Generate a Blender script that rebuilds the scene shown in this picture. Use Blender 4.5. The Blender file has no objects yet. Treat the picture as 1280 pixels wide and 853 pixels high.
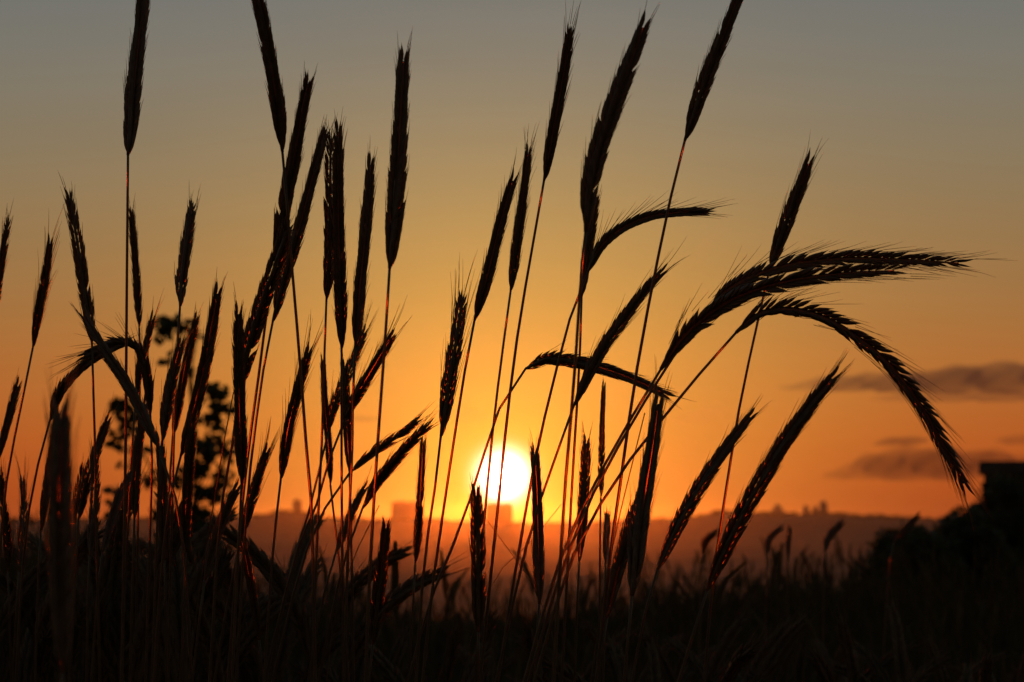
import bpy, math, random
import numpy as np
from mathutils import Vector, Matrix

# ------------------------------------------------------------------ camera, sky, sun, exposure
scene = bpy.context.scene
COL = scene.collection
W, H = 1280.0, 853.0
LENS = 80.0
F = W * LENS / 36.0                       # focal length in photo pixels
EYE = 1.25                                # eye height over the field, m
HORIZON = 650.0                           # pixel row of eye level
PITCH = math.atan((HORIZON - H / 2) / F)

cam_data = bpy.data.cameras.new('camera')
cam_data.lens = LENS
cam_data.sensor_width = 36.0
cam_data.clip_start = 0.05
cam_data.clip_end = 60000.0
cam_data.dof.use_dof = True
cam_data.dof.focus_distance = 1.38
cam_data.dof.aperture_fstop = 19.0
cam = bpy.data.objects.new('camera', cam_data)
cam.location = (0, 0, EYE)
cam.rotation_euler = (math.pi / 2 + PITCH, 0, 0)
COL.objects.link(cam)
scene.camera = cam

SUN_PX = (629.0, 596.0)
sun_el = math.atan((HORIZON - SUN_PX[1]) / F)
sun_az = math.atan((SUN_PX[0] - W / 2) / F)           # from +Y towards +X
SUN = Vector((math.sin(sun_az) * math.cos(sun_el), math.cos(sun_az) * math.cos(sun_el), math.sin(sun_el)))

world = bpy.data.worlds.new('World')
scene.world = world
world.use_nodes = True
wt = world.node_tree
wt.nodes.clear()


def wn(kind, **kw):
    n = wt.nodes.new(kind)
    for k, v in kw.items():
        setattr(n, k, v)
    return n


def wmath(op, a, b=None, c=None):
    n = wn('ShaderNodeMath', operation=op)
    for i, v in enumerate((a, b, c)):
        if v is None:
            continue
        if isinstance(v, (int, float)):
            n.inputs[i].default_value = v
        else:
            wt.links.new(v, n.inputs[i])
    return n.outputs[0]


def wscale(col, fac):
    n = wn('ShaderNodeVectorMath', operation='SCALE')
    if isinstance(col, tuple):
        n.inputs[0].default_value = col
    else:
        wt.links.new(col, n.inputs[0])
    wt.links.new(fac, n.inputs['Scale'])
    return n.outputs[0]


def wadd(a, b):
    n = wn('ShaderNodeVectorMath', operation='ADD')
    wt.links.new(a, n.inputs[0])
    wt.links.new(b, n.inputs[1])
    return n.outputs[0]


tc = wn('ShaderNodeTexCoord')
nrm = wn('ShaderNodeVectorMath', operation='NORMALIZE')
wt.links.new(tc.outputs['Generated'], nrm.inputs[0])
D = nrm.outputs[0]
sep = wn('ShaderNodeSeparateXYZ')
wt.links.new(D, sep.inputs[0])
elev = wmath('MULTIPLY', wmath('ARCSINE', sep.outputs['Z']), 180 / math.pi)      # degrees
dist = wn('ShaderNodeVectorMath', operation='DISTANCE')
wt.links.new(D, dist.inputs[0])
dist.inputs[1].default_value = SUN
theta = wmath('MULTIPLY', dist.outputs['Value'], 180 / math.pi)                  # degrees from the sun
ramp = wn('ShaderNodeValToRGB')
ramp.color_ramp.interpolation = 'B_SPLINE'
wt.links.new(wmath('DIVIDE', elev, 60.0), ramp.inputs[0])
STOPS = [(0.0, (.35, .046, .010)), (1.2, (.45, .074, .011)), (3.0, (.45, .130, .024)), (5.5, (.32, .163, .050)),
         (8.5, (.236, .184, .097)), (12.0, (.166, .180, .164)), (15.5, (.118, .145, .160)), (30.0, (.085, .105, .125)), (60.0, (.06, .08, .11))]
el = ramp.color_ramp.elements
while len(el) < len(STOPS):
    el.new(0.5)
for e, (p, c) in zip(el, STOPS):
    e.position = p / 60.0
    e.color = (*c, 1)
# dusk side of the sky is dimmer than the sunset side
dotn = wn('ShaderNodeVectorMath', operation='DOT_PRODUCT')
wt.links.new(D, dotn.inputs[0])
dotn.inputs[1].default_value = SUN
half = wmath('MULTIPLY_ADD', dotn.outputs['Value'], 0.5, 0.5)
side = wmath('MULTIPLY_ADD', wmath('POWER', half, 3.0), 0.6, 0.40)
base = wscale(ramp.outputs[0], side)
glow_wide = wscale((.38, .225, .03), wmath('EXPONENT', wmath('MULTIPLY', wmath('POWER', wmath('DIVIDE', theta, 7.0), 2.0), -1.0)))
glow_mid = wscale((1.0, .35, .008), wmath('EXPONENT', wmath('MULTIPLY', theta, -1 / 1.5)))
glow_core = wscale((7.0, 5.8, 4.6), wmath('EXPONENT', wmath('MULTIPLY', wmath('POWER', wmath('DIVIDE', theta, 0.50), 2.2), -1.0)))
disc = wscale((22.0, 18.0, 10.0), wmath('LESS_THAN', theta, 0.27))
sky = wn('ShaderNodeTexSky', sky_type='NISHITA')
sky.sun_disc = False
sky.sun_elevation = sun_el
sky.sun_rotation = sun_az
sky.air_density = 1.6
sky.dust_density = 4.0
skyc = wn('ShaderNodeVectorMath', operation='SCALE')
wt.links.new(sky.outputs[0], skyc.inputs[0])
skyc.inputs['Scale'].default_value = 0.01
# faint uneven streaks in the sky, stretched along the horizon
stretch = wn('ShaderNodeVectorMath', operation='MULTIPLY')
wt.links.new(D, stretch.inputs[0])
stretch.inputs[1].default_value = (9.0, 9.0, 75.0)
streak = wn('ShaderNodeTexNoise')
streak.inputs['Scale'].default_value = 1.0
streak.inputs['Detail'].default_value = 3.0
wt.links.new(stretch.outputs[0], streak.inputs['Vector'])
base = wscale(base, wmath('MULTIPLY_ADD', streak.outputs['Fac'], 0.10, 0.95))
total = wadd(wadd(wadd(base, glow_wide), wadd(glow_mid, glow_core)), wadd(disc, skyc.outputs[0]))
bg = wn('ShaderNodeBackground')
wt.links.new(total, bg.inputs['Color'])
bg.inputs['Strength'].default_value = 1.0
wo = wn('ShaderNodeOutputWorld')
wt.links.new(bg.outputs[0], wo.inputs['Surface'])
world.cycles.sampling_method = 'MANUAL'
world.cycles.sample_map_resolution = 2048

sun_data = bpy.data.lights.new('sun', 'SUN')
sun_data.energy = 0.27
sun_data.angle = math.radians(0.53)
sun_data.color = (1.0, 0.17, 0.015)
sun = bpy.data.objects.new('sun', sun_data)
sun.rotation_euler = SUN.to_track_quat('Z', 'Y').to_euler()
sun.location = (0, 30, 20)
COL.objects.link(sun)

scene.view_settings.view_transform = 'Standard'
scene.view_settings.look = 'None'
scene.view_settings.exposure = 0.0
scene.view_settings.gamma = 1.0
scene.view_settings.use_curve_mapping = False
scene.cycles.use_denoising = True
scene.cycles.denoiser = 'OPENIMAGEDENOISE'
scene.cycles.max_bounces = 7
scene.cycles.transmission_bounces = 6
scene.cycles.diffuse_bounces = 2
scene.cycles.glossy_bounces = 3
scene.cycles.volume_bounces = 0
scene.cycles.caustics_refractive = True
scene.cycles.sample_clamp_indirect = 6.0

# ------------------------------------------------------------------ helpers
SP, CP = math.sin(PITCH), math.cos(PITCH)


def at(px, py, d):
    """world point seen at a photo pixel at distance d along the lens axis"""
    u, v = (px - W / 2) / F * d, (H / 2 - py) / F * d
    return np.array((u, d * CP - v * SP, EYE + d * SP + v * CP))


def tag(o, label=None, cat=None, group=None, kind=None):
    if label: o['label'] = label
    if cat: o['category'] = cat
    if group: o['group'] = group
    if kind: o['kind'] = kind
    return o


def link(name, mesh, parent=None):
    o = bpy.data.objects.new(name, mesh)
    COL.objects.link(o)
    if parent is not None:
        o.parent = parent
    return o


def empty(name, loc, rz=0.0):
    o = bpy.data.objects.new(name, None)
    o.empty_display_size = 0.05
    o.location = loc
    o.rotation_euler = (0, 0, rz)
    COL.objects.link(o)
    return o


class MB:
    """collects verts and faces of one mesh"""
    def __init__(self):
        self.v, self.f, self.n = [], [], 0

    def add(self, verts, faces):
        verts = np.asarray(verts, float).reshape(-1, 3)
        self.v.append(verts)
        k = self.n
        self.f.extend([tuple(i + k for i in f) for f in faces])
        self.n += len(verts)

    def box(self, lo, hi, taper=0.0):
        x0, y0, z0 = lo
        x1, y1, z1 = hi
        t = taper
        self.add([(x0, y0, z0), (x1, y0, z0), (x1, y1, z0), (x0, y1, z0),
                  (x0 + t, y0 + t, z1), (x1 - t, y0 + t, z1), (x1 - t, y1 - t, z1), (x0 + t, y1 - t, z1)],
                 [(3, 2, 1, 0), (4, 5, 6, 7), (0, 1, 5, 4), (1, 2, 6, 5), (2, 3, 7, 6), (3, 0, 4, 7)])

    def tube(self, pts, radii, n=6):
        pts = np.asarray(pts, float)
        m = len(pts)
        T = np.gradient(pts, axis=0)
        T /= np.linalg.norm(T, axis=1)[:, None] + 1e-12
        ref = np.array((0.13, 0.97, 0.2)) if abs(T[0] @ np.array((0, 1, 0))) < .9 else np.array((1.0, 0, 0))
        A = np.cross(T, ref); A /= np.linalg.norm(A, axis=1)[:, None] + 1e-12
        B = np.cross(T, A)
        a = np.linspace(0, 2 * math.pi, n, endpoint=False)
        r = np.asarray(radii, float).reshape(-1, 1, 1) * np.ones((m, 1, 1))
        ring = pts[:, None, :] + r * (np.cos(a)[None, :, None] * A[:, None, :] + np.sin(a)[None, :, None] * B[:, None, :])
        faces = []
        for i in range(m - 1):
            for j in range(n):
                k = (j + 1) % n
                faces.append((i * n + j, i * n + k, (i + 1) * n + k, (i + 1) * n + j))
        faces.append(tuple(range(n))[::-1])
        faces.append(tuple((m - 1) * n + j for j in range(n)))
        self.add(ring.reshape(-1, 3), faces)

    def mesh(self, name, mat, origin=(0, 0, 0), smooth=True):
        me = bpy.data.meshes.new(name)
        v = np.concatenate(self.v) - np.asarray(origin, float)
        me.from_pydata(v.tolist(), [], self.f)
        me.materials.append(mat)
        if smooth:
            me.polygons.foreach_set('use_smooth', [True] * len(me.polygons))
        me.update()
        return me

    def build(self, name, mat, parent=None, origin=(0, 0, 0), smooth=True):
        return link(name, self.mesh(name, mat, origin, smooth), parent)


def smoothstep(a, b, x):
    t = np.clip((x - a) / (b - a), 0, 1)
    return t * t * (3 - 2 * t)


def spline(P, n):
    """Catmull-Rom through P, resampled to n evenly spaced points"""
    P = np.asarray(P, float)
    if len(P) == 2:
        return P[0] + (P[1] - P[0]) * np.linspace(0, 1, n)[:, None]
    E = np.vstack((2 * P[0] - P[1], P, 2 * P[-1] - P[-2]))
    out = []
    for i in range(1, len(E) - 2):
        t = np.linspace(0, 1, 24, endpoint=False)[:, None]
        p0, p1, p2, p3 = E[i - 1], E[i], E[i + 1], E[i + 2]
        out.append(.5 * (2 * p1 + (p2 - p0) * t + (2 * p0 - 5 * p1 + 4 * p2 - p3) * t ** 2 + (3 * p1 - p0 - 3 * p2 + p3) * t ** 3))
    Q = np.vstack(out + [P[-1:]])
    s = np.concatenate(([0], np.cumsum(np.linalg.norm(np.diff(Q, axis=0), axis=1))))
    u = np.linspace(0, s[-1], n)
    return np.stack([np.interp(u, s, Q[:, k]) for k in range(3)], 1)


# ------------------------------------------------------------------ materials
def plant_mat(name, ca, cb, scale, trans, tcol, rough=.42, back=0.0, spec=.30):
    """dry plant tissue: mottled, a little glossy, letting some light through"""
    m = bpy.data.materials.new(name)
    m.use_nodes = True
    t = m.node_tree
    t.nodes.clear()
    N = lambda k: t.nodes.new(k)
    co = N('ShaderNodeTexCoord')
    noi = N('ShaderNodeTexNoise'); noi.inputs['Scale'].default_value = scale; noi.inputs['Detail'].default_value = 4
    t.links.new(co.outputs['Object'], noi.inputs['Vector'])
    rp = N('ShaderNodeValToRGB')
    rp.color_ramp.elements[0].position = .3; rp.color_ramp.elements[0].color = (*ca, 1)
    rp.color_ramp.elements[1].position = .7; rp.color_ramp.elements[1].color = (*cb, 1)
    t.links.new(noi.outputs['Fac'], rp.inputs[0])
    p = N('ShaderNodeBsdfPrincipled')
    t.links.new(rp.outputs[0], p.inputs['Base Color'])
    p.inputs['Roughness'].default_value = rough
    p.inputs['Specular IOR Level'].default_value = spec
    out = N('ShaderNodeOutputMaterial')
    sh = p.outputs[0]
    if trans > 0:
        r = N('ShaderNodeBsdfRefraction')
        r.inputs['Color'].default_value = (*tcol, 1)
        r.inputs['Roughness'].default_value = .32
        r.inputs['IOR'].default_value = 1.12
        mx = N('ShaderNodeMixShader'); mx.inputs[0].default_value = trans
        t.links.new(sh, mx.inputs[1]); t.links.new(r.outputs[0], mx.inputs[2])
        sh = mx.outputs[0]
    if back > 0:
        b = N('ShaderNodeBsdfTranslucent')
        b.inputs['Color'].default_value = (*tcol, 1)
        mx = N('ShaderNodeMixShader'); mx.inputs[0].default_value = back
        t.links.new(sh, mx.inputs[1]); t.links.new(b.outputs[0], mx.inputs[2])
        sh = mx.outputs[0]
    t.links.new(sh, out.inputs['Surface'])
    return m


def solid_mat(name, ca, cb, scale, rough=.9, spec=.2, detail=6, bump=0.0):
    m = bpy.data.materials.new(name)
    m.use_nodes = True
    t = m.node_tree
    p = t.nodes['Principled BSDF']
    co = t.nodes.new('ShaderNodeTexCoord')
    noi = t.nodes.new('ShaderNodeTexNoise'); noi.inputs['Scale'].default_value = scale; noi.inputs['Detail'].default_value = detail
    t.links.new(co.outputs['Object'], noi.inputs['Vector'])
    rp = t.nodes.new('ShaderNodeValToRGB')
    rp.color_ramp.elements[0].position = .35; rp.color_ramp.elements[0].color = (*ca, 1)
    rp.color_ramp.elements[1].position = .68; rp.color_ramp.elements[1].color = (*cb, 1)
    t.links.new(noi.outputs['Fac'], rp.inputs[0])
    t.links.new(rp.outputs[0], p.inputs['Base Color'])
    p.inputs['Roughness'].default_value = rough
    p.inputs['Specular IOR Level'].default_value = spec
    if bump:
        b = t.nodes.new('ShaderNodeBump'); b.inputs['Strength'].default_value = bump
        t.links.new(noi.outputs['Fac'], b.inputs['Height'])
        t.links.new(b.outputs[0], p.inputs['Normal'])
    return m


M_EAR = plant_mat('rye_ear', (.095, .07, .037), (.155, .115, .062), 180, .15, (.80, .40, .15))
M_STEM = plant_mat('rye_stem', (.09, .07, .035), (.15, .115, .055), 60, .20, (.70, .32, .12), .40)
M_AWN = plant_mat('rye_awn', (.12, .085, .045), (.16, .12, .06), 60, .22, (.9, .5, .2), .4)
M_LEAF = plant_mat('rye_leaf', (.04, .05, .018), (.08, .07, .03), 40, 0, (.30, .20, .06), .55, back=.18, spec=.2)
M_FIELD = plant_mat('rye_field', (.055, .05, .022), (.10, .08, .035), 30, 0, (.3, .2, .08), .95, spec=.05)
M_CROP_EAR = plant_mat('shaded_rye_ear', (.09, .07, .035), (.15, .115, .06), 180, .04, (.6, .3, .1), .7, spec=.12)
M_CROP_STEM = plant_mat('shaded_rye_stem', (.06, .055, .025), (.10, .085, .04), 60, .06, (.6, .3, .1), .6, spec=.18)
M_SOIL = solid_mat('field_soil', (.035, .028, .018), (.07, .055, .035), 3.0, bump=.4)
M_TREE = plant_mat('tree_leaf', (.03, .045, .015), (.06, .075, .025), 6, 0, (.10, .12, .03), .5, back=.15)
M_BARK = solid_mat('bark', (.04, .032, .025), (.09, .07, .05), 25, bump=.5)
M_WOOD = solid_mat('weathered_board', (.06, .056, .048), (.10, .092, .078), 9, rough=.85)
M_ROOF = solid_mat('roof_felt', (.03, .03, .03), (.055, .052, .05), 14, bump=.3)
M_CONC = solid_mat('building_render', (.26, .24, .22), (.36, .33, .30), .08)
M_GLASS = solid_mat('window_dark', (.02, .022, .025), (.035, .038, .04), 1, rough=.15, spec=.5)
M_FAR = solid_mat('far_foliage', (.025, .035, .015), (.05, .06, .025), .05)

# ------------------------------------------------------------------ terrain
RIDGE = np.array([(-900, 651), (0, 652), (140, 650), (300, 648), (332, 646), (346, 642), (390, 642), (404, 650), (470, 651), (560, 651), (590, 655),
                  (700, 656), (760, 654), (800, 652), (850, 650), (880, 646), (895, 641), (930, 643), (960, 644), (1040, 644),
                  (1062, 646), (1110, 648), (1160, 650), (1280, 652), (2200, 651)], float)
RY = 3000.0


def ridge_z(x):
    px = W / 2 + x / RY * F
    return EYE + (HORIZON - np.interp(px, RIDGE[:, 0], RIDGE[:, 1])) * RY / F


def ground_z(x, y):
    x = np.asarray(x, float); y = np.asarray(y, float)
    valley = np.interp(np.log(np.maximum(y, 1.0)), np.log(np.array([18, 30, 60, 100, 180, 300, 550, 1000, 1600, 2300.0])), [0, -.06, -.75, -1.6, -3.4, -5.6, -9.2, -14.5, -16.5, -17.0])
    und = 1.6 * np.sin(x * .011 + y * .004) * np.cos(y * .006 - x * .003) * smoothstep(150, 500, y)
    z = valley + und
    r = smoothstep(2250, 2960, y)
    xr = x * RY / np.maximum(y, 1.0)
    z = z * (1 - r) + ridge_z(xr) * r
    z = z - 26 * smoothstep(3060, 4200, y)
    z = z + .20 * smoothstep(1.2, 2.6, -x) * smoothstep(7, 12, y) * (1 - smoothstep(20, 45, y))
    z = z - 1.2 * smoothstep(4, 60, -y)
    return z + .012 * np.sin(x * 3.1) * np.cos(y * 2.7)


ys = np.concatenate((np.linspace(-60, -4, 12), np.linspace(-3, 40, 60), np.geomspace(42, 2200, 60), np.linspace(2230, 3080, 40), np.linspace(3150, 8200, 24)))
us = np.concatenate((np.linspace(-1.6, -.42, 14), np.linspace(-.40, .40, 150), np.linspace(.42, 1.6, 14)))
mb = MB()
V = []
for y in ys:
    half_w = 14 + .92 * abs(y)
    x = us * half_w
    V.append(np.stack((x, np.full_like(x, y), ground_z(x, np.full_like(x, y))), 1))
n = len(us)
FF = [(i * n + j, i * n + j + 1, (i + 1) * n + j + 1, (i + 1) * n + j) for i in range(len(ys) - 1) for j in range(n - 1)]
mb.add(np.concatenate(V), FF)
M_LAND = solid_mat('ground_land', (.03, .032, .016), (.075, .06, .035), .02, detail=8)
g = tag(mb.build('ground', M_LAND), kind='structure')

# ------------------------------------------------------------------ rye
# spikelet template: x across, y along, z thickness (all -1..1 / 0..1)
def spikelet_template(n=6):
    rings = [(0.0, .25), (.2, .72), (.45, 1.0), (.72, .70), (.92, .22)]
    v = [(0, -.03, 0)]
    for t, r in rings:
        for j in range(n):
            a = 2 * math.pi * j / n
            v.append((r * math.cos(a) + .35 * t * t, t, r * math.sin(a)))
    v.append((.42, 1.12, 0))
    f = [(0, 1 + (j + 1) % n, 1 + j) for j in range(n)]
    for i in range(len(rings) - 1):
        for j in range(n):
            k = (j + 1) % n
            f.append((1 + i * n + j, 1 + i * n + k, 1 + (i + 1) * n + k, 1 + (i + 1) * n + j))
    last = 1 + (len(rings) - 1) * n
    f += [(last + j, last + (j + 1) % n, len(v) - 1) for j in range(n)]
    return np.array(v, float), f


TV, TF = spikelet_template()
tm = MB(); tm.add(TV, TF)
SPIKELET_MESH = tm.mesh('spikelet', M_EAR)


def unit(a):
    return a / (np.linalg.norm(a) + 1e-12)


def frame_at(P, T, s):
    m = len(P) - 1
    x = min(max(s, 0), .9999) * m
    i = int(x); u = x - i
    return P[i] * (1 - u) + P[i + 1] * u, unit(T[i] * (1 - u) + T[i + 1] * u)


def make_ear(curve, hw, awn, rng, twist, singles=False, spread=1.0, step=.0044):
    """rachis, spikelets on two sides and awns along a curve (base -> tip).  Returns body MB, awn MB, single spikelet matrices"""
    P = spline(curve, 60)
    T = np.gradient(P, axis=0); T /= np.linalg.norm(T, axis=1)[:, None]
    length = np.linalg.norm(np.diff(P, axis=0), axis=1).sum()
    body, awns, mats = MB(), MB(), []
    view = np.array((0, 1.0, .08))
    body.tube(P[:58:3], np.interp(np.linspace(0, 1, len(P[:58:3])), [0, .1, .8, 1], [hw * .22, hw * .42, hw * .26, hw * .10]), 6)
    nodes = max(10, int(length / step))
    L0 = .0118 * (hw / .0046) ** .5
    for i in range(nodes):
        s = (i + .3) / nodes * .965
        prof = np.interp(s, [0, .05, .18, .5, .8, 1], [.50, .78, 1.0, .97, .80, .48])
        p, t = frame_at(P, T, s)
        S0 = unit(np.cross(t, view)); B0 = np.cross(t, S0)
        tws = twist + .5 * math.sin(s * 3 + twist * 7) if not singles else .25 * math.sin(s * 4 + twist * 7)
        S = S0 * math.cos(tws) + B0 * math.sin(tws)
        B = np.cross(t, S)
        sd = 1 if i % 2 else -1
        for flo in ((-1, 1) if True else (0,)):
            for sd in (1, -1):
                if rng.random() < (.03 if singles and flo > 0 else .012):
                    continue
                L = L0 * (0.88 + .28 * rng.random()) * (1 if s < .85 else .85)
                ang = math.asin(min(.75, .43 * hw * prof * spread / L)) * ((.7 + .6 * rng.random()) if singles else (.85 + .3 * rng.random()))
                tilt = flo * .16 * (0.5 + rng.random())
                d = unit(t * math.cos(ang) + S * sd * math.sin(ang) + B * tilt)
                X = unit(S * sd - d * (S * sd @ d)); Z = np.cross(X, d)
                o = p + S * sd * hw * (.22 if singles else .31) * prof + B * flo * hw * .32 * prof + t * rng.uniform(-.0006, .0006) + t * (.0022 if sd > 0 else 0)
                wx, wz = hw * (.29 if singles else .36) * prof, hw * .34 * prof
                if singles and flo > 0:
                    m = Matrix(((X[0] * wx, d[0] * L, Z[0] * wz * 1.8, o[0]), (X[1] * wx, d[1] * L, Z[1] * wz * 1.8, o[1]), (X[2] * wx, d[2] * L, Z[2] * wz * 1.8, o[2]), (0, 0, 0, 1)))
                    mats.append(m)
                elif not singles:
                    body.add(o + TV[:, :1] * wx * X + TV[:, 1:2] * L * d + TV[:, 2:3] * wz * Z, TF)
                if awn > 0 and rng.random() < .55:
                    a0 = o + d * L * 1.05 + X * wx * .3
                    al = awn * rng.uniform(.55, 1.15)
                    dirn = unit(t + S * sd * rng.uniform(.02, .15) + B * rng.uniform(-.10, .10))
                    bend = (S * sd * rng.uniform(-.02, .10) + np.array((0, 0, rng.uniform(-.05, .04))))
                    q = np.linspace(0, 1, 5)[:, None]
                    pts = a0 + dirn * al * q + bend * al * q * q
                    awns.tube(pts, [.00021, .00018, .00015, .00011, .00006], 3)
    return body, awns, mats


def leaf_blade(mbx, root, az, length, width, droop, rise=1.2, n=14, twist=.0):
    """arching grass blade with a shallow V fold"""
    h = np.array((math.cos(az), math.sin(az), 0)); sidev = np.array((-math.sin(az), math.cos(az), 0))
    t = np.linspace(0, 1, n)
    a = rise - droop * t
    dx = np.cos(a); dz = np.sin(a)
    x = np.concatenate(([0], np.cumsum((dx[1:] + dx[:-1]) / 2))) / (n - 1) * length
    z = np.concatenate(([0], np.cumsum((dz[1:] + dz[:-1]) / 2))) / (n - 1) * length
    w = width * np.interp(t, [0, .15, .5, 1], [.55, 1, .85, .03])
    V, Fc = [], []
    for i in range(n):
        c = root + h * x[i] + np.array((0, 0, z[i]))
        nrm_ = unit(np.array((0, 0, 1.0)) * dx[i] - h * dz[i])
        tw = twist * t[i]
        s_ = sidev * math.cos(tw) + nrm_ * math.sin(tw)
        V += [c + s_ * w[i] + nrm_ * w[i] * .35, c, c - s_ * w[i] + nrm_ * w[i] * .35]
    for i in range(n - 1):
        k = i * 3
        Fc += [(k, k + 1, k + 4, k + 3), (k + 1, k + 2, k + 5, k + 4)]
    mbx.add(V, Fc)


def stem_path(points, top_first):
    """continue a culm from its lowest traced point down to the soil"""
    P = [np.array(p) for p in points]
    a, b = P[-2], P[-1]
    d = unit(b - a)
    if d[2] > -.25:
        d = unit(np.array((d[0], d[1], -.5)))
    drop = b[2]
    slope = d[:2] / -d[2]
    nrm_s = np.linalg.norm(slope)
    if nrm_s > .55:
        slope = slope * .55 / nrm_s
    foot = np.array((b[0] + slope[0] * drop * .62, b[1] + slope[1] * drop * .62, 0.0))
    foot[2] = float(ground_z(foot[0], foot[1])) - .01
    c1 = b + np.array((slope[0], slope[1], -1)) * drop * .40
    c2 = foot + np.array((slope[0] * -.12, slope[1] * -.12, 1)) * drop * .35
    for q in np.linspace(0, 1, 9)[1:]:
        P.append((1 - q) ** 3 * b + 3 * (1 - q) ** 2 * q * c1 + 3 * (1 - q) * q * q * c2 + q ** 3 * foot)
    return P


# traced stalks: label, width of the ear in px, awn length in mm, distance (0 = from the width), ear base..tip, stem below the ear
S = []


def stalk(label, w, awn, d, ear, stem, **kw):
    S.append((label, w, awn, d, ear, stem, kw))


stalk('short rye ear half cut off by the left edge of the picture', 10, 14, 0, [(-9, 402), (-1, 350), (5, 310), (10, 276)], [(-14, 460), (-22, 600), (-26, 853)])
stalk('slim rye ear with long loose awns, leaning right, near left edge', 12, 30, 0, [(41, 435), (46, 402), (56, 350), (63, 300)], [(30, 490), (12, 580), (2, 660), (-8, 853)])
stalk('rye ear leaning left with its tip above the crossed ears', 14, 14, 0, [(115, 430), (110, 392), (101, 330), (92, 275), (86, 242)], [(117, 500), (119, 570), (121, 700), (125, 853)])
stalk('thick ear falling to the left across the arched ears', 15, 14, 1.28, [(199, 562), (181, 524), (159, 482), (131, 439), (105, 396)], [(214, 602), (229, 680), (240, 853)])
stalk('tallest rye stalk on the left, ear tip above the picture, straight stem', 20, 12, 0, [(160, 194), (163, 160), (168, 100), (176, 30), (182, -40)], [(159, 300), (158, 420), (157, 560), (155, 700), (152, 853)])
stalk('thin rye ear hanging beside the tall straight stem on the left', 10, 12, 0, [(174, 410), (172, 370), (168, 312), (164, 264)], [(175, 470), (174, 560), (169, 853)])
stalk('small plump upright ear standing alone above the dark sapling', 14, 16, 0, [(225, 384), (227, 350), (234, 300), (240, 256)], [(222, 430), (217, 560), (210, 853)])
stalk('ear bowed over to the left with fanned awns at its tip', 13, 24, 1.45, [(188, 520), (184, 475), (174, 440), (150, 428), (122, 437), (100, 447)], [(190, 580), (187, 680), (182, 853)])
stalk('long bent ear arching up to the right beneath the fallen ear', 13, 8, 1.5, [(62, 527), (74, 493), (98, 464), (128, 442), (160, 427)], [(50, 570), (36, 640), (26, 740), (20, 853)])
stalk('slender ear with parted awns just left of the dark leaf clump', 10, 18, 0, [(170, 500), (174, 465), (183, 430), (191, 396)], [(165, 560), (158, 700), (150, 853)])
stalk('narrow ear with blunt tip right of the leaf clump', 12, 10, 0, [(216, 545), (224, 500), (235, 445), (246, 396)], [(212, 600), (205, 700), (196, 853)])
stalk('broad rough ear leaning right, tallest of the thicket over the sapling', 17, 12, 0, [(226, 570), (238, 530), (251, 480), (263, 420), (273, 360)], [(213, 620), (203, 700), (192, 853)])
stalk('ear with bristly left edge wedged between two taller leaning ears', 15, 16, 0, [(203, 552), (207, 520), (214, 480), (226, 430)], [(198, 620), (190, 853)])
stalk('thick vertical ear under the long leaning pair, shaggy top', 16, 10, 1.3, [(302, 605), (301, 540), (299, 470), (298, 385)], [(298, 690), (290, 853)])
stalk('long dark ear leaning right, tip beside the group of four ears', 18, 10, 0, [(344, 335), (354, 265), (366, 205), (377, 145), (386, 98)], [(333, 395), (324, 465), (311, 560), (300, 660), (285, 853)])
stalk('heavy lower ear of the leaning pair, meeting the vertical ear', 20, 10, 0, [(298, 490), (308, 445), (325, 388), (343, 335), (360, 282)], [(290, 560), (275, 650), (262, 853)])
stalk('smooth leaning ear, second of the leaning pair, base tapering to fine stem', 16, 12, 0, [(341, 402), (354, 352), (374, 285), (394, 210), (407, 162)], [(328, 470), (316, 560), (308, 640), (295, 853)])
stalk('tall rye ear left of centre leaning left, tip cut by the top edge', 19, 12, 0, [(353, 190), (348, 140), (340, 90), (329, 30), (319, -20)], [(360, 270), (367, 360), (374, 440), (383, 560), (390, 650), (394, 853)])
stalk('shorter ear of two growing side by side, left one', 14, 16, 0, [(408, 376), (412, 320), (413, 250), (413, 170)], [(405, 460), (402, 560), (397, 660), (390, 853)])
stalk('longer ear of two growing side by side, right one', 16, 14, 0, [(427, 436), (425, 340), (423, 250), (423, 155)], [(427, 520), (427, 600), (428, 700), (430, 853)])
stalk('thin ear seen edge on, hanging under the side by side ears', 10, 6, 0, [(413, 606), (411, 560), (406, 500), (404, 450)], [(418, 650), (426, 720), (436, 853)])
stalk('medium upright ear left of the tall isolated ear', 16, 12, 0, [(444, 434), (451, 350), (459, 265), (464, 198)], [(441, 500), (440, 570), (436, 660), (430, 853)])
stalk('tall broad isolated ear left of centre, wholly against the sky', 22, 14, 0, [(487, 336), (493, 270), (498, 200), (502, 115), (505, 68)], [(483, 400), (476, 500), (471, 570), (466, 650), (461, 740), (457, 853)])
stalk('ear with long fine awns leaning right over the hazy tower', 14, 30, 0, [(351, 599), (361, 535), (374, 482), (387, 436)], [(344, 660), (338, 730), (330, 853)])
stalk('small ear pointing up right, half behind the side by side stems', 12, 22, 0, [(411, 537), (418, 508), (432, 474), (446, 440), (457, 412)], [(402, 575), (386, 640), (362, 720), (335, 853)])
stalk('blunt ear pointing up right below the tall isolated ear', 14, 26, 0, [(432, 522), (446, 495), (468, 458), (491, 419)], [(416, 560), (396, 630), (368, 700), (330, 853)])
stalk('vertical dark ear in the knot of stems left of the sun', 13, 8, 0, [(437, 592), (435, 550), (432, 505), (431, 455)], [(438, 640), (440, 720), (442, 853)])
stalk('upper of two low ears slanting right beside the sun', 12, 14, 0, [(438, 590), (464, 567), (498, 545), (524, 524)], [(421, 608), (402, 645), (376, 710), (340, 853)])
stalk('lower of two low ears slanting right beside the sun', 14, 16, 0, [(453, 636), (470, 606), (494, 576), (518, 549), (536, 533)], [(441, 668), (424, 725), (398, 853)])
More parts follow.
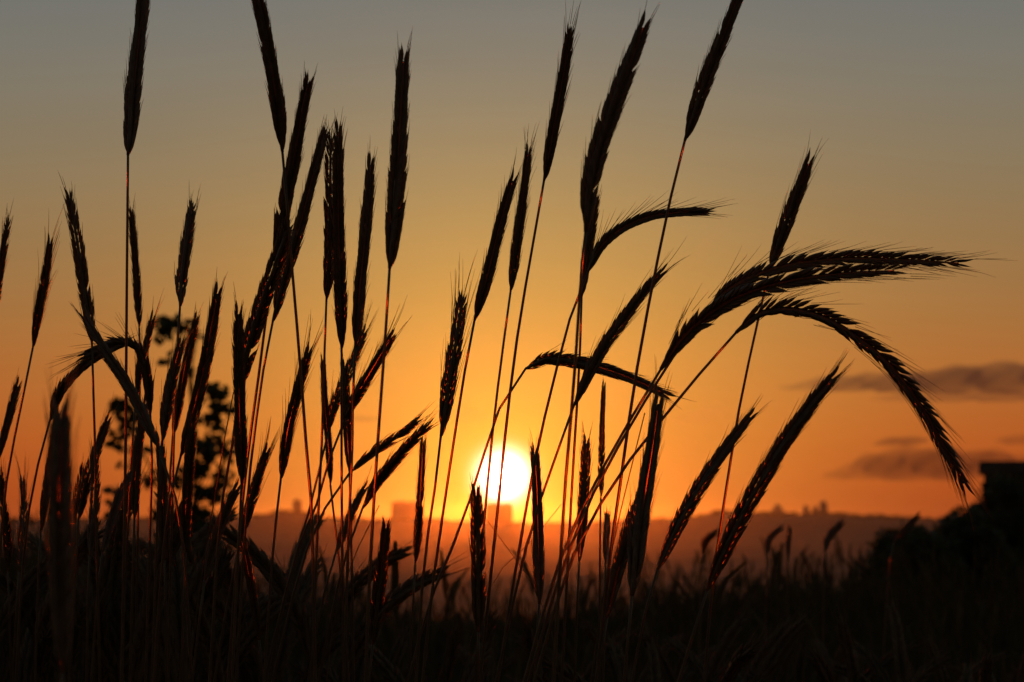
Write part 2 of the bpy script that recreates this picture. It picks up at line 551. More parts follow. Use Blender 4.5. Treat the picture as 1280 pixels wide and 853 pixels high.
stalk('small dark ear below the slanting pair, pointing at their bases', 11, 14, 0, [(420, 690), (430, 664), (444, 632), (457, 609)], [(410, 722), (395, 790), (385, 853)])
stalk('narrow vertical ear with glowing stem, left of the sun and in front of its glow', 10, 14, 0, [(519, 704), (523, 660), (526, 610), (529, 550)], [(517, 745), (514, 790), (511, 853)])
stalk('tawny ear with long straight awns up left of the sun', 17, 34, 0, [(551, 546), (561, 482), (571, 422), (578, 372)], [(545, 600), (536, 660), (528, 730), (520, 853)])
stalk('leaning ear above the sun, left of two thin ones', 16, 14, 0, [(593, 401), (609, 345), (628, 270), (643, 220)], [(580, 470), (566, 560), (551, 660), (540, 740), (528, 853)])
stalk('thin ear above the sun with bristled tip', 13, 18, 0, [(638, 366), (645, 312), (654, 245), (661, 186)], [(628, 440), (618, 520), (611, 590), (603, 680), (595, 853)])
stalk('tall ear at top centre leaning right, long curved stem', 16, 22, 0, [(680, 226), (690, 172), (704, 95), (713, 38)], [(665, 312), (648, 412), (634, 520), (626, 600), (613, 725), (600, 853)])
stalk('longest heaviest ear right of centre, curving right to its tip', 24, 12, 0, [(732, 290), (737, 240), (748, 188), (768, 130), (789, 75), (807, 26)], [(726, 350), (718, 470), (707, 600), (700, 710), (692, 853)])
stalk('stubby ear tucked under the longest ear', 14, 8, 0, [(727, 371), (732, 332), (738, 292), (744, 250)], [(724, 460), (716, 590), (709, 720), (702, 853)])
stalk('short ear bent over to the right below the longest ear', 14, 24, 0, [(735, 340), (750, 311), (775, 288), (810, 272), (850, 266), (886, 265)], [(722, 368), (705, 425), (685, 505), (671, 565), (650, 680), (622, 853)], singles=False)
stalk('tall ear at the top right of centre, tip leaving the picture', 18, 10, 0, [(856, 176), (880, 106), (904, 45), (930, -20)], [(840, 240), (824, 315), (805, 412), (790, 500), (776, 600), (762, 700), (745, 853)])
stalk('rough ear leaning right, crossing over the sideways ear', 15, 22, 0, [(717, 508), (744, 452), (774, 406), (804, 366), (830, 338)], [(700, 556), (680, 612), (655, 695), (620, 853)])
stalk('ear lying sideways above the sun, drooping to the right', 15, 14, 0, [(657, 461), (684, 450), (730, 455), (780, 470), (836, 495)], [(642, 482), (618, 525), (594, 605), (565, 685), (535, 760), (510, 853)], spread=1.1)
stalk('thin short vertical ear under the sideways ear', 8, 0, 0, [(751, 622), (752, 575), (753, 525), (755, 478)], [(750, 680), (749, 853)])
stalk('glowing ear with toothed tip right of the sun', 14, 12, 0, [(724, 702), (728, 645), (731, 595), (733, 550)], [(721, 770), (718, 853)])
stalk('widest vertical ear low right of the sun, touching the sideways tip', 23, 22, 1.2, [(790, 745), (797, 672), (806, 615), (815, 560), (824, 497)], [(785, 800), (780, 853)])
stalk('broad ear leaning behind the widest vertical ear', 18, 12, 1.3, [(759, 772), (770, 722), (784, 672), (802, 622), (812, 580)], [(752, 815), (744, 853)])
stalk('upper of two overlapping long ears bent far to the right', 17, 30, 1.36, [(882, 393), (905, 366), (940, 346), (990, 331), (1060, 324), (1140, 326), (1210, 330)], [(862, 415), (838, 452), (806, 502), (772, 560), (738, 625), (700, 720), (660, 853)], singles=True, spread=1.75)
stalk('lower of two overlapping long ears bent right, with thick reddish stem', 20, 26, 1.26, [(826, 462), (850, 425), (886, 392), (930, 368), (985, 352), (1050, 343), (1130, 338)], [(808, 490), (785, 530), (750, 592), (720, 652), (690, 730), (655, 853)], singles=True, spread=1.7)
stalk('long ear arched over and hanging down at far right', 19, 30, 1.3, [(920, 416), (947, 394), (985, 387), (1030, 398), (1075, 425), (1112, 457), (1150, 506), (1184, 565), (1211, 617)], [(890, 450), (850, 496), (815, 541), (775, 592), (735, 658), (705, 725), (668, 853)], singles=True, spread=1.75)
stalk('upright ear rising behind the overlapping bent ears at right', 17, 22, 1.5, [(962, 336), (980, 286), (999, 237), (1012, 200)], [(941, 430), (926, 500), (911, 590), (896, 690), (888, 760), (880, 853)])
stalk('long thick leaning ear at right, its tip below the arched one', 20, 16, 0, [(884, 738), (905, 690), (930, 640), (970, 570), (1010, 511), (1047, 465)], [(872, 775), (858, 820), (848, 853)])
stalk('leaning ear left of the long thick one, stem edge glowing', 17, 16, 0, [(822, 712), (850, 652), (880, 600), (914, 551), (942, 516)], [(812, 745), (801, 790), (790, 853)])
stalk('glowing upright ear standing against the right edge of the sun', 16, 12, 0, [(674, 755), (673, 690), (671, 610), (668, 562)], [(671, 800), (667, 853)])
stalk('glowing upright ear just under the sun, left one', 18, 6, 0, [(598, 790), (598, 720), (597, 660), (595, 614)], [(598, 830), (598, 853)])
stalk('low dark ear with lit left edge below the hazy block building', 16, 8, 0, [(466, 805), (472, 750), (478, 700), (483, 656)], [(463, 830), (461, 853)])
stalk('tiny dark ear among stems right of the sun', 9, 8, 0, [(757, 705), (758, 672), (759, 642)], [(756, 760), (754, 853)])
stalk('short ear leaning into the picture from the left edge', 11, 14, 0, [(-3, 575), (5, 545), (13, 515), (23, 480)], [(-10, 620), (-20, 853)])
stalk('small ear with three spread awns low at far left', 10, 26, 0, [(24, 715), (28, 670), (30, 635), (28, 598)], [(20, 770), (16, 853)])
stalk('ear at far left edge sunk in shadow, tip at the horizon', 10, 16, 0, [(10, 715), (9, 670), (4, 630), (1, 590)], [(12, 780), (14, 853)])
stalk('big blurred near ear rising dark at far left', 34, 22, .80, [(78, 840), (77, 740), (76, 640), (76, 560), (75, 512)], [(79, 900), (80, 1000)])
stalk('ear behind the big blurred ear, leaning right', 11, 6, 1.5, [(51, 664), (57, 620), (65, 565), (73, 515)], [(48, 720), (44, 853)])
stalk('slim low ear leaning right between blurred ear and arched stem', 9, 10, 0, [(92, 655), (95, 630), (99, 608), (103, 586)], [(90, 720), (86, 853)])
stalk('low ear leaning right beneath the arched ears', 12, 12, 0, [(98, 650), (108, 604), (122, 560), (136, 522)], [(94, 720), (88, 853)])
stalk('upright low ear beside the thin stem under the arched ears', 12, 12, 0, [(112, 695), (117, 650), (119, 610), (118, 563)], [(110, 750), (108, 853)])
stalk('awned ear leaning right at the horizon, right of the thicket', 13, 24, 0, [(300, 675), (309, 643), (321, 603), (334, 562)], [(292, 715), (278, 790), (268, 853)])
stalk('dark ear leaning left low under the awned ear', 12, 8, 0, [(324, 800), (318, 755), (311, 715), (304, 680)], [(328, 840), (330, 853)])
stalk('dark ear leaning right in front of the sapling stem', 12, 10, 0, [(128, 690), (138, 655), (150, 620), (166, 590)], [(122, 740), (114, 853)])
stalk('ear in the thicket behind the fallen ear, tip against orange sky', 13, 10, 0, [(168, 650), (170, 600), (174, 550), (183, 500)], [(166, 720), (162, 853)])
stalk('upright ear in the middle of the thicket below the broad rough ear', 15, 8, 0, [(232, 690), (233, 640), (236, 590), (241, 530)], [(230, 760), (226, 853)])
stalk('stocky ear at the foot of the fallen ear', 15, 8, 0, [(206, 700), (205, 650), (203, 600), (200, 552)], [(207, 770), (208, 853)])
stalk('slanting ear low right of the thicket, under the heavy leaning ear', 14, 10, 0, [(256, 725), (264, 690), (278, 650), (297, 608)], [(250, 770), (240, 853)])
stalk('small bowed ear showing against haze on the far edge of the field, left one', 9, 6, 3.2, [(959, 692), (961, 678), (967, 669), (976, 661)], [(958, 720), (957, 780)])
stalk('small bowed ear showing against haze on the far edge of the field, right one', 10, 6, 3.1, [(1031, 690), (1034, 677), (1042, 665), (1052, 654)], [(1030, 720), (1029, 780)])
stalk('small leaning ear against haze in front of the shrubs', 9, 6, 3.4, [(1118, 677), (1128, 666), (1138, 655), (1147, 646)], [(1112, 700), (1108, 760)])
stalk('faint small ear bent right beside the leaning ear with lit stem', 9, 6, 3.3, [(878, 692), (881, 681), (887, 673), (895, 667)], [(876, 720), (875, 780)])
stalk('faint thin upright ear on the hazy field edge at right', 7, 6, 3.5, [(985, 702), (985, 687), (986, 673), (987, 660)], [(985, 730), (985, 790)])

GROUP = 'rye stalks standing against the sunset'


def make_stalk(label, w, awn, d, ear, stem, kw, idx):
    rng = random.Random(100 + idx)
    if not d:
        d = min(1.75, max(1.12, 1.30 + (19 - w) * .032)) + rng.uniform(-.05, .05)
    lean = rng.uniform(-.05, .05)
    ear3 = [at(px, py, d + lean * (j / max(1, len(ear) - 1))) for j, (px, py) in enumerate(ear)]
    if stem[-1][1] >= 853 and stem[-1][1] < 900:
        pass
    st3 = [at(px, py, d) for px, py in stem]
    P = stem_path([ear3[0]] + st3, True)
    C = spline(P, 46)
    foot = C[-1].copy()
    root = empty('rye_stalk', foot)
    tag(root, label, 'rye stalk', GROUP)
    m = MB()
    lo = .0019 if d < 3 else .0024
    q = np.linspace(0, 1, len(C))
    m.tube(C, np.interp(q, [0, .1, .5, 1], [.00075, .0009, .0013, .0021]) * (lo / .0019), 6)
    m.build('stem', M_STEM, root, foot)
    hw = w * .5 * d / F
    body, aw, mats = make_ear(ear3, hw * (1.08 if kw.get('singles') else .93), awn / 1000 * .85, rng, rng.uniform(-.5, .5), kw.get('singles', False), kw.get('spread', 1.0), .0044 if d < 3 else .008)
    eo = body.build('ear', M_EAR, root, foot)
    if aw.n:
        tag(aw.build('awn_bristles', M_AWN, eo, foot), kind='stuff')
    for mt in mats:
        so = link('spikelet', SPIKELET_MESH, eo)
        so.matrix_local = Matrix.Translation(-Vector(foot)) @ mt
    # leaf blades low on the culm
    nl = 2 if d < 3 else 1
    for k in range(nl):
        i = int(len(C) * rng.uniform(.60, .85))
        lf = MB()
        leaf_blade(lf, C[i], rng.uniform(0, 2 * math.pi), rng.uniform(.10, .20), rng.uniform(.0030, .0048), rng.uniform(1.0, 2.4), rng.uniform(1.0, 1.4), 12, rng.uniform(-1, 1))
        lf.build('leaf', M_LEAF, root, foot)
    return root


for i, s in enumerate(S):
    make_stalk(*s, i)


# thin bare culms and blades
def bare_culm(label, pts, d, r):
    P = stem_path([at(x, y, d) for x, y in pts], True)
    C = spline(P, 40)
    root = empty('bare_stalk', C[-1])
    tag(root, label, 'stalk', 'thin bare stalks between the rye')
    m = MB(); m.tube(C, np.linspace(r * .5, r * 1.3, len(C)), 5)
    m.build('stem', M_STEM, root, C[-1])
    lf = MB(); leaf_blade(lf, C[28], i * 1.3, .14, .003, 1.4, 1.2, 10)
    lf.build('leaf', M_LEAF, root, C[-1])


bare_culm('thin bare stalk right of centre, beside the crossing stems', [(806, 516), (795, 560), (783, 610), (766, 680), (750, 770), (738, 853)], 1.55, .0008)
bare_culm('fine bare stalk leaning left below the sun', [(601, 640), (625, 672), (650, 708), (682, 760), (700, 853)], 1.7, .0006)
bare_culm('fine bare stalk leaning right below the sun', [(702, 630), (665, 676), (615, 726), (590, 790), (580, 853)], 1.75, .0006)
bare_culm('fine bare stalk between the low ear and the hazy building', [(474, 632), (455, 670), (432, 720), (415, 790), (408, 853)], 1.6, .0007)
bare_culm('crooked thin stalk among the thicket at left', [(292, 490), (282, 540), (274, 590), (262, 660), (246, 760), (236, 853)], 1.5, .0008)

# ------------------------------------------------------------------ crop in the shade: copies of a few stalks
R0 = random.Random(7)


def crop_variant(k):
    rng = random.Random(500 + k)
    h = 1.0
    bow = rng.uniform(-.05, .10)
    base = [np.array((0, 0, -.01)), np.array((bow * .1, 0, .35)), np.array((bow * .45, .01, .7)), np.array((bow, .0, .9))]
    bent = rng.uniform(.15, 1.1)
    a = math.pi / 2 - .1
    e = [base[-1]]
    for j in range(5):
        a -= bent / 5
        e.append(e[-1] + np.array((math.cos(a), rng.uniform(-.05, .05), math.sin(a))) * .021)
    m = MB(); C = spline(base, 14); m.tube(C, np.linspace(.0021, .001, 14), 5)
    body, aw, _ = make_ear(e, .0052, .020, rng, rng.uniform(-1, 1), step=.007)
    leaves = []
    for j in range(2):
        lf = MB(); leaf_blade(lf, C[rng.randint(5, 10)], rng.uniform(0, 6.28), rng.uniform(.12, .22), .0042, rng.uniform(1, 2.6), 1.25, 9, rng.uniform(-1, 1))
        leaves.append(lf.mesh('leaf', M_LEAF))
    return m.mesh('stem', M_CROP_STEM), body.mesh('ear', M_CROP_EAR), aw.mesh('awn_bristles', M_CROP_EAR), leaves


VARIANTS = [crop_variant(k) for k in range(6)]


def place_crop(px, ytop, d, label, group):
    top = at(px, ytop, d)
    st, ea, aw, lv = VARIANTS[R0.randrange(6)]
    root = empty('rye_stalk', (top[0], top[1], float(ground_z(top[0], top[1]))), R0.uniform(0, 6.28))
    sc = top[2] / .99
    root.scale = (sc, sc, sc)
    root.rotation_euler[0] = R0.uniform(-.06, .06)
    root.rotation_euler[1] = R0.uniform(-.06, .06)
    tag(root, label, 'rye stalk', group)
    link('stem', st, root)
    e = link('ear', ea, root)
    tag(link('awn_bristles', aw, e), kind='stuff')
    for l in lv:
        link('leaf', l, root)


WHERE = [(105, 'under the big blurred ear at far left'), (200, 'under the fallen ear at left'), (335, 'under the sapling and thicket at left'),
         (470, 'under the slanting ears left of the sun'), (590, 'under the hazy block building'), (760, 'straight under the sun'),
         (900, 'under the widest vertical ear right of the sun'), (1090, 'under the skyline towers at right'), (9999, 'under the shrubs and shed at lower right')]


def crop_patch(count, x0, x1, y0, y1, d0, d1):
    for _ in range(count):
        px = R0.uniform(x0, x1)
        w_ = next(t for lim, t in WHERE if px < lim)
        place_crop(px, R0.uniform(y0, y1), R0.uniform(d0, d1), 'dim rye stalk low in shaded crop ' + w_, 'rye stalks deep in the shade ' + w_)


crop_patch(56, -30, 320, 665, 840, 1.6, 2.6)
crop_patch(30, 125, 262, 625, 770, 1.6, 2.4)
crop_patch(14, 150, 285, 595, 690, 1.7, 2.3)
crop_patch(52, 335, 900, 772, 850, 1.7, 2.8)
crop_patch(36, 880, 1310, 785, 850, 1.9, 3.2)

# the rest of the crop: past counting
rs = np.random.RandomState(3)
NF = 15000
yy = np.sqrt(rs.uniform(2.7 ** 2, 15.0 ** 2, NF))
xx = rs.uniform(-1, 1, NF) * (yy * .30 + .6)
fm = MB()
canopy = .98 + .05 * np.sin(xx * .9 + 1) + .04 * np.sin(yy * .7 + xx * .4) - .10 * smoothstep(7, 15, yy) * (1 - smoothstep(1.5, 3.5, np.abs(xx)))
hh = canopy - .15 - .20 * np.exp(-((xx / yy + .01) / .085) ** 2) * smoothstep(4, 8, yy) + rs.exponential(.075, NF).clip(0, .32)
# one stalk: 3 sided culm, 5 sided spindle ear, 3 awns, 1 leaf strip
vals = []
faces_one = []
ang5 = np.arange(5) * 2 * math.pi / 5
ang3 = np.arange(3) * 2 * math.pi / 3
for t_, r_, n_ in ((0, .0022, 3), (.88, .0013, 3)):
    vals += [(r_ * math.cos(a), r_ * math.sin(a), t_, 0) for a in ang3]
faces_one += [(0, 1, 4, 3), (1, 2, 5, 4), (2, 0, 3, 5)]
k0 = len(vals)
for e_, r_ in ((0, .0015), (.2, .0052), (.6, .0048), (.93, .0022)):
    vals += [(r_ * math.cos(a), r_ * math.sin(a), .88, e_) for a in ang5]
for i in range(3):
    for j in range(5):
        k = (j + 1) % 5
        faces_one.append((k0 + i * 5 + j, k0 + i * 5 + k, k0 + i * 5 + 5 + k, k0 + i * 5 + 5 + j))
for a_ in range(4):
    b = len(vals)
    ca, sa = math.cos(a_ * 1.6), math.sin(a_ * 1.6)
    vals += [(.004 * ca, .004 * sa, .88, .5 + .1 * a_), (.0046 * ca + .0007, .0046 * sa, .88, .5 + .1 * a_), (.013 * ca, .013 * sa, .88, .85 + .15 * a_)]
    faces_one.append((b, b + 1, b + 2))
b = len(vals)
vals += [(0, -.004, .55, 0), (0, .004, .55, 0), (.07, -.004, .66, 0), (.07, .004, .66, 0), (.15, 0, .60, 0)]
faces_one += [(b, b + 2, b + 3, b + 1), (b + 2, b + 4, b + 3)]
vals = np.array(vals)
az = rs.uniform(0, 2 * math.pi, NF)
bendr = rs.uniform(.1, 1.2, NF)
ca, sa = np.cos(az)[:, None], np.sin(az)[:, None]
lx = vals[None, :, 0]; ly = vals[None, :, 1]
ee = vals[None, :, 3]
arc = ee * bendr[:, None]
elen = .105
ox = elen * (1 - np.cos(arc)) / bendr[:, None]
oz = elen * np.sin(arc) / bendr[:, None]
X = lx + ox + .06 * vals[None, :, 2] ** 2 * np.sin(az * 3)[:, None]
px_ = xx[:, None] + X * ca - ly * sa
py_ = yy[:, None] + X * sa + ly * ca
pz_ = vals[None, :, 2] * (hh[:, None] - .09) / .88 * 1.0 + oz + ground_z(xx, yy)[:, None]
allv = np.stack((px_, py_, pz_), 2).reshape(-1, 3)
nv = len(vals)
fl = np.concatenate([np.array(f) for f in faces_one])
ft = np.array([len(f) for f in faces_one])
loops = (fl[None, :] + (np.arange(NF) * nv)[:, None]).ravel()
tot = np.tile(ft, NF)
start = np.concatenate(([0], np.cumsum(tot)[:-1]))
me = bpy.data.meshes.new('rye_crop')
me.vertices.add(len(allv)); me.vertices.foreach_set('co', allv.ravel())
me.loops.add(len(loops)); me.loops.foreach_set('vertex_index', loops.astype(np.int32))
me.polygons.add(len(tot)); me.polygons.foreach_set('loop_start', start.astype(np.int32)); me.polygons.foreach_set('loop_total', tot.astype(np.int32))
me.update(calc_edges=True)
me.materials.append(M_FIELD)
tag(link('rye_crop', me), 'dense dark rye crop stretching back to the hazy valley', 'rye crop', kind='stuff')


# ------------------------------------------------------------------ sapling and shrubs
def leaf_cloud(mbx, centres, radii, count, size, rng, stretch=(1, 1, 1)):
    """single bent leaves spread through clumps"""
    for c, r in zip(centres, radii):
        nl = max(4, int(count * (r ** 2)))
        for _ in range(nl):
            v = np.array([rng.gauss(0, 1) for _ in range(3)]); v = unit(v) * r * rng.random() ** .45 * np.array(stretch)
            p = np.array(c) + v
            a = unit(np.array([rng.gauss(0, 1), rng.gauss(0, 1), rng.gauss(-.3, .7)]))
            b_ = unit(np.cross(a, np.array([rng.gauss(0, 1), rng.gauss(0, 1), rng.gauss(0, 1)])))
            c_ = np.cross(a, b_)
            L = size * rng.uniform(.65, 1.25); w_ = L * rng.uniform(.28, .42)
            mbx.add([p, p + a * L * .35 + b_ * w_ + c_ * w_ * .3, p + a * L * .4, p + a * L * .35 - b_ * w_ + c_ * w_ * .3, p + a * L * .75 + b_ * w_ * .6, p + a * L * .75 - b_ * w_ * .6, p + a * L],
                    [(0, 1, 2), (0, 2, 3), (1, 4, 2), (2, 5, 3), (2, 4, 6), (2, 6, 5)])


def woody(name, foot, trunk, limbs, clumps, leaf_size, density, label, cat, seed, r0, group=None):
    rng = random.Random(seed)
    root = empty(name, foot)
    tag(root, label, cat, group)
    m = MB(); T = spline(trunk, 16); m.tube(T, np.linspace(r0, r0 * .3, 16), 8)
    tr = m.build('trunk', M_BARK, root, foot)
    for l in limbs:
        m = MB(); L = spline(l, 9); m.tube(L, np.linspace(r0 * .42, r0 * .10, 9), 6)
        m.build('limb', M_BARK, root, foot)
    m = MB()
    leaf_cloud(m, [c for c, r in clumps], [r for c, r in clumps], density, leaf_size, rng)
    m.build('crown', M_TREE, root, foot, smooth=False)
    return root


SD = 13.0
rq = random.Random(5)
k = SD / F
A = lambda x, y, dd=0.0: at(x, y, SD + dd)
foot = at(236, 900, SD); foot[2] = float(ground_z(foot[0], foot[1])) - .02
clumps = [(A(222, 412), 17 * k), (A(205, 408, .1), 9 * k), (A(243, 432, -.1), 10 * k), (A(208, 450), 5 * k), (A(235, 462), 6 * k),
          (A(154, 505), 13 * k), (A(145, 520), 9 * k), (A(163, 528, .1), 12 * k), (A(152, 548), 10 * k), (A(172, 560), 11 * k), (A(160, 580), 8 * k),
          (A(268, 500), 16 * k), (A(282, 512), 12 * k), (A(258, 520), 10 * k), (A(276, 540, .1), 16 * k), (A(262, 560), 14 * k), (A(287, 563, -.1), 13 * k),
          (A(250, 590), 14 * k), (A(278, 598), 13 * k), (A(262, 622), 15 * k), (A(240, 632), 12 * k), (A(288, 628), 9 * k), (A(255, 655), 18 * k), (A(228, 600), 12 * k),
          (A(186, 600), 9 * k), (A(150, 612), 7 * k), (A(143, 632), 7 * k), (A(200, 640), 14 * k), (A(235, 680), 20 * k), (A(210, 690), 18 * k), (A(262, 690), 16 * k)]
trunk = [foot, A(238, 720), A(242, 640), A(246, 560), A(238, 490), A(228, 420)]
limbs = [[A(243, 640), A(255, 590), A(266, 540), A(270, 495)], [A(246, 600), A(270, 570), A(285, 520)], [A(240, 660), A(205, 610), A(172, 555), A(155, 500)],
         [A(205, 612), A(170, 600), A(145, 615)], [A(242, 500), A(240, 460), A(245, 430)], [A(240, 690), A(255, 660), A(285, 630)]]
woody('sapling', foot, trunk, limbs, [(c + np.array((rq.gauss(0, .5), rq.gauss(0, .5), rq.gauss(0, .5))) * r, r * rq.uniform(.5, .8)) for c, r in clumps for _ in range(3)], .062, 9000, 'blurred leafy sapling in clumps behind the thicket of ears at left', 'sapling', 11, .022)

rb = random.Random(21)
SHRUBS = [((1212, 1310), 596, 25.0, 'tall dark shrub in front of the shed, highest of the shrubs'),
          ((1160, 1245), 636, 22.5, 'dark rounded shrub left of the shrub by the shed'),
          ((1090, 1190), 662, 20.5, 'low dark shrub sloping down at the left end of the shrubs'),
          ((1150, 1182), 650, 26.5, 'ragged leafy shoot poking up behind the low shrubs')]
for q, ((x0, x1), yt, d, lab) in enumerate(SHRUBS):
    cx = (x0 + x1) / 2
    foot = at(cx, 760, d); foot[2] = float(ground_z(foot[0], foot[1])) - .03
    topz = at(cx, yt, d)[2]
    half_w = (x1 - x0) / 2 * d / F
    cl = []
    for _ in range(80 if q < 3 else 16):
        u = rb.uniform(-1, 1); v = rb.random() ** .55
        r = rb.uniform(.10, .2) * (1 if q < 3 else .6)
        z = foot[2] + .12 + (topz - foot[2] - .2) * v * (1 - .45 * u * u)
        cl.append((np.array((foot[0] + u * half_w * 1.05, foot[1] + rb.uniform(-.6, .6), z)), r))
    trunk = [foot, foot + np.array((.04, .02, .4)), foot + np.array((0, 0, (topz - foot[2]) * .8))]
    limbs = [[trunk[1], foot + np.array((s * half_w * .4, rb.uniform(-.2, .2), (topz - foot[2]) * .45)), foot + np.array((s * half_w * .85, rb.uniform(-.3, .3), (topz - foot[2]) * rb.uniform(.5, .75)))] for s in (-1, -.5, .5, 1)]
    woody('shrub', foot, trunk, limbs, cl, .06, 9000, lab, 'shrub', 40 + q, .03, 'shrubs by the shed')

# ------------------------------------------------------------------ shed at the right edge
sx0 = at(1231, 600, 30.0)[0]
sw, sd = 3.6, 2.6
sz = float(ground_z(sx0 + 1.5, 30)) - .05
ht = at(1231, 577, 30.0)[2] - sz
turn = math.atan2(sx0 - .25, 30.0)
root = empty('shed', (sx0 + sw / 2 * math.cos(turn), 30.0 - sw / 2 * math.sin(turn), sz), -turn)
tag(root, 'dark flat roofed wooden shed at the right edge behind the shrubs', 'shed')
O = (sx0 + sw / 2, 30.0, sz)
m = MB(); m.box((sx0 + .02, 30.02, sz), (sx0 + sw - .02, 30 + sd - .02, sz + ht - .12)); wall = m.build('wall', M_WOOD, root, O, smooth=False)
bm_ = MB(); bm_.box((0, 0, 0), (.142, .022, ht - .14), .002)
board_mesh = bm_.mesh('board', M_WOOD, smooth=False)
for i in range(int(sw / .15)):
    b_ = link('board', board_mesh, wall); b_.location = (-sw / 2 + .01 + i * .15, -.004 - (i % 3) * .002, .02)
for i in range(int(sd / .15)):
    b_ = link('board', board_mesh, wall); b_.rotation_euler = (0, 0, -math.pi / 2); b_.location = (-sw / 2 - .004 - (i % 3) * .002, .17 + i * .15, .02)
m = MB(); m.box((sx0 - .08, 29.9, sz + ht - .12), (sx0 + sw + .08, 30.1 + sd, sz + ht), .01); roof = m.build('roof', M_ROOF, root, O, smooth=False)
m = MB(); m.box((sx0 - .085, 29.872, sz + ht - .15), (sx0 + sw + .085, 29.898, sz + ht - .01)); m.build('fascia', M_WOOD, roof, O, smooth=False)
m = MB(); m.box((sx0 + 1.9, 29.95, sz + .05), (sx0 + 2.7, 29.985, sz + 1.9)); door = m.build('door', M_WOOD, root, O, smooth=False)
m = MB(); m.tube([(sx0 + 1.98, 29.93, sz + .95), (sx0 + 1.98, 29.93, sz + 1.1)], [.012, .012], 6); m.build('handle', M_ROOF, door, O)


# ------------------------------------------------------------------ far skyline
def building(label, x0, x1, ytop, d, kind, name='far_building'):
    a, b = at(x0, 640, d), at(x1, 640, d)
    wx = b[0] - a[0]; cx = (a[0] + b[0]) / 2
    y = a[1]
    zb = float(ground_z(cx, y)) - 3.0
    zt = at((x0 + x1) / 2, ytop, d)[2]
    O = (cx, y, zb)
    root = empty(name, O); tag(root, label, 'building', 'far buildings on the skyline')
    dp = max(9.0, wx * .6)
    h = zt - zb
    m = MB()
    if kind == 'slab':
        m.box((-wx / 2, -dp / 2, 0), (wx / 2, dp / 2, h - 2.0)); m.box((-wx / 2 + .4, -dp / 2 + .4, h - 2.0), (wx / 2 - .4, dp / 2 - .4, h - 1.6))
    elif kind == 'stepped':
        m.box((-wx / 2, -dp / 2, 0), (wx / 2, dp / 2, h * .55)); m.box((-wx * .3, -dp * .3, h * .55), (wx * .3, dp * .3, h * .85))
    else:
        m.box((-wx / 2, -dp / 2, 0), (wx / 2, dp / 2, h - 3.0))
    w_ = m.build('wall', M_CONC, root, smooth=False)
    m = MB()
    if kind == 'slab':
        m.box((-wx * .30, -dp * .25, h - 1.6), (-wx * .05, dp * .25, h)); m.box((wx * .15, -dp * .2, h - 1.6), (wx * .36, dp * .2, h - .5))
    elif kind == 'stepped':
        m.box((-wx * .12, -dp * .12, h * .85), (wx * .12, dp * .12, h), .4)
    else:
        m.box((-wx * .36, -dp * .36, h - 3.0), (wx * .30, dp * .36, h), .3)
    m.build('roof_block', M_CONC, root, smooth=False)
    nf = max(2, int((h - 4) / 3.2))
    gl = MB()
    ncol = max(2, int(wx / 3.4))
    for f_ in range(nf if kind != 'stepped' else int(nf * .5)):
        for c_ in range(ncol):
            xc = -wx / 2 + (c_ + .5) * wx / ncol
            gl.box((xc - .8, -dp / 2 - .06, 3.6 + f_ * 3.1), (xc + .8, -dp / 2 + .02, 5.2 + f_ * 3.1))
    tag(gl.build('windows', M_GLASS, root, smooth=False), kind='stuff')


building('lone narrow tower on the hazy skyline at left of centre', 366, 377, 624, 2990, 'tower', 'far_tower')
building('square hazy block building on the skyline left of the sun', 490, 526, 626, 2960, 'slab')
building('block building on the skyline straight under the sun', 607, 641, 628, 2960, 'slab')
building('stepped tower with a thin top on the right skyline', 964, 980, 630, 2980, 'stepped', 'far_tower')
building('slim tower in the middle of the right skyline', 1004, 1011, 632, 2985, 'tower', 'far_tower')
building('shorter tower of the close pair on the right skyline', 1016, 1023, 633, 2970, 'tower', 'far_tower')
building('tallest tower of the close pair on the right skyline', 1025, 1034, 626, 2995, 'tower', 'far_tower')
building('small square block at the right end of the skyline towers', 1050, 1061, 642, 2980, 'slab')
building('long low block on the skyline before the shrubs', 1082, 1104, 643, 2975, 'slab')
building('low wide block beneath the lone narrow tower', 346, 364, 640, 2975, 'slab')

# far wood on the ridge and hedges in the valley: one mass
rw = np.random.RandomState(9)
ico = []
import bmesh
bmx = bmesh.new(); bmesh.ops.create_icosphere(bmx, subdivisions=2, radius=1.0)
IV = np.array([v.co[:] for v in bmx.verts]); IF = [tuple(v.index for v in f.verts) for f in bmx.faces]; bmx.free()
fm = MB()
for _ in range(650):
    y = rw.choice([rw.uniform(2860, 3040), rw.uniform(2930, 3030)])
    x = rw.uniform(-.30, .30) * y
    if y < 2700 and math.sin(x * .012 + y * .01) < .5:
        continue
    r = rw.uniform(1.6, 4.0) if y > 2700 else rw.uniform(2.0, 4.0)
    lump = 1 + .28 * np.sin(IV * 5 + rw.uniform(0, 6, 3)).sum(1, keepdims=True) * .6
    fm.add(IV * lump * np.array((r * rw.uniform(1, 2.4), r * 1.3, r * .8)) + np.array((x, y, float(ground_z(x, y)) + r * .2)), IF)
tag(fm.build('far_wood', M_FAR), 'hazy line of far trees along the skyline and valley', 'far trees', kind='stuff')


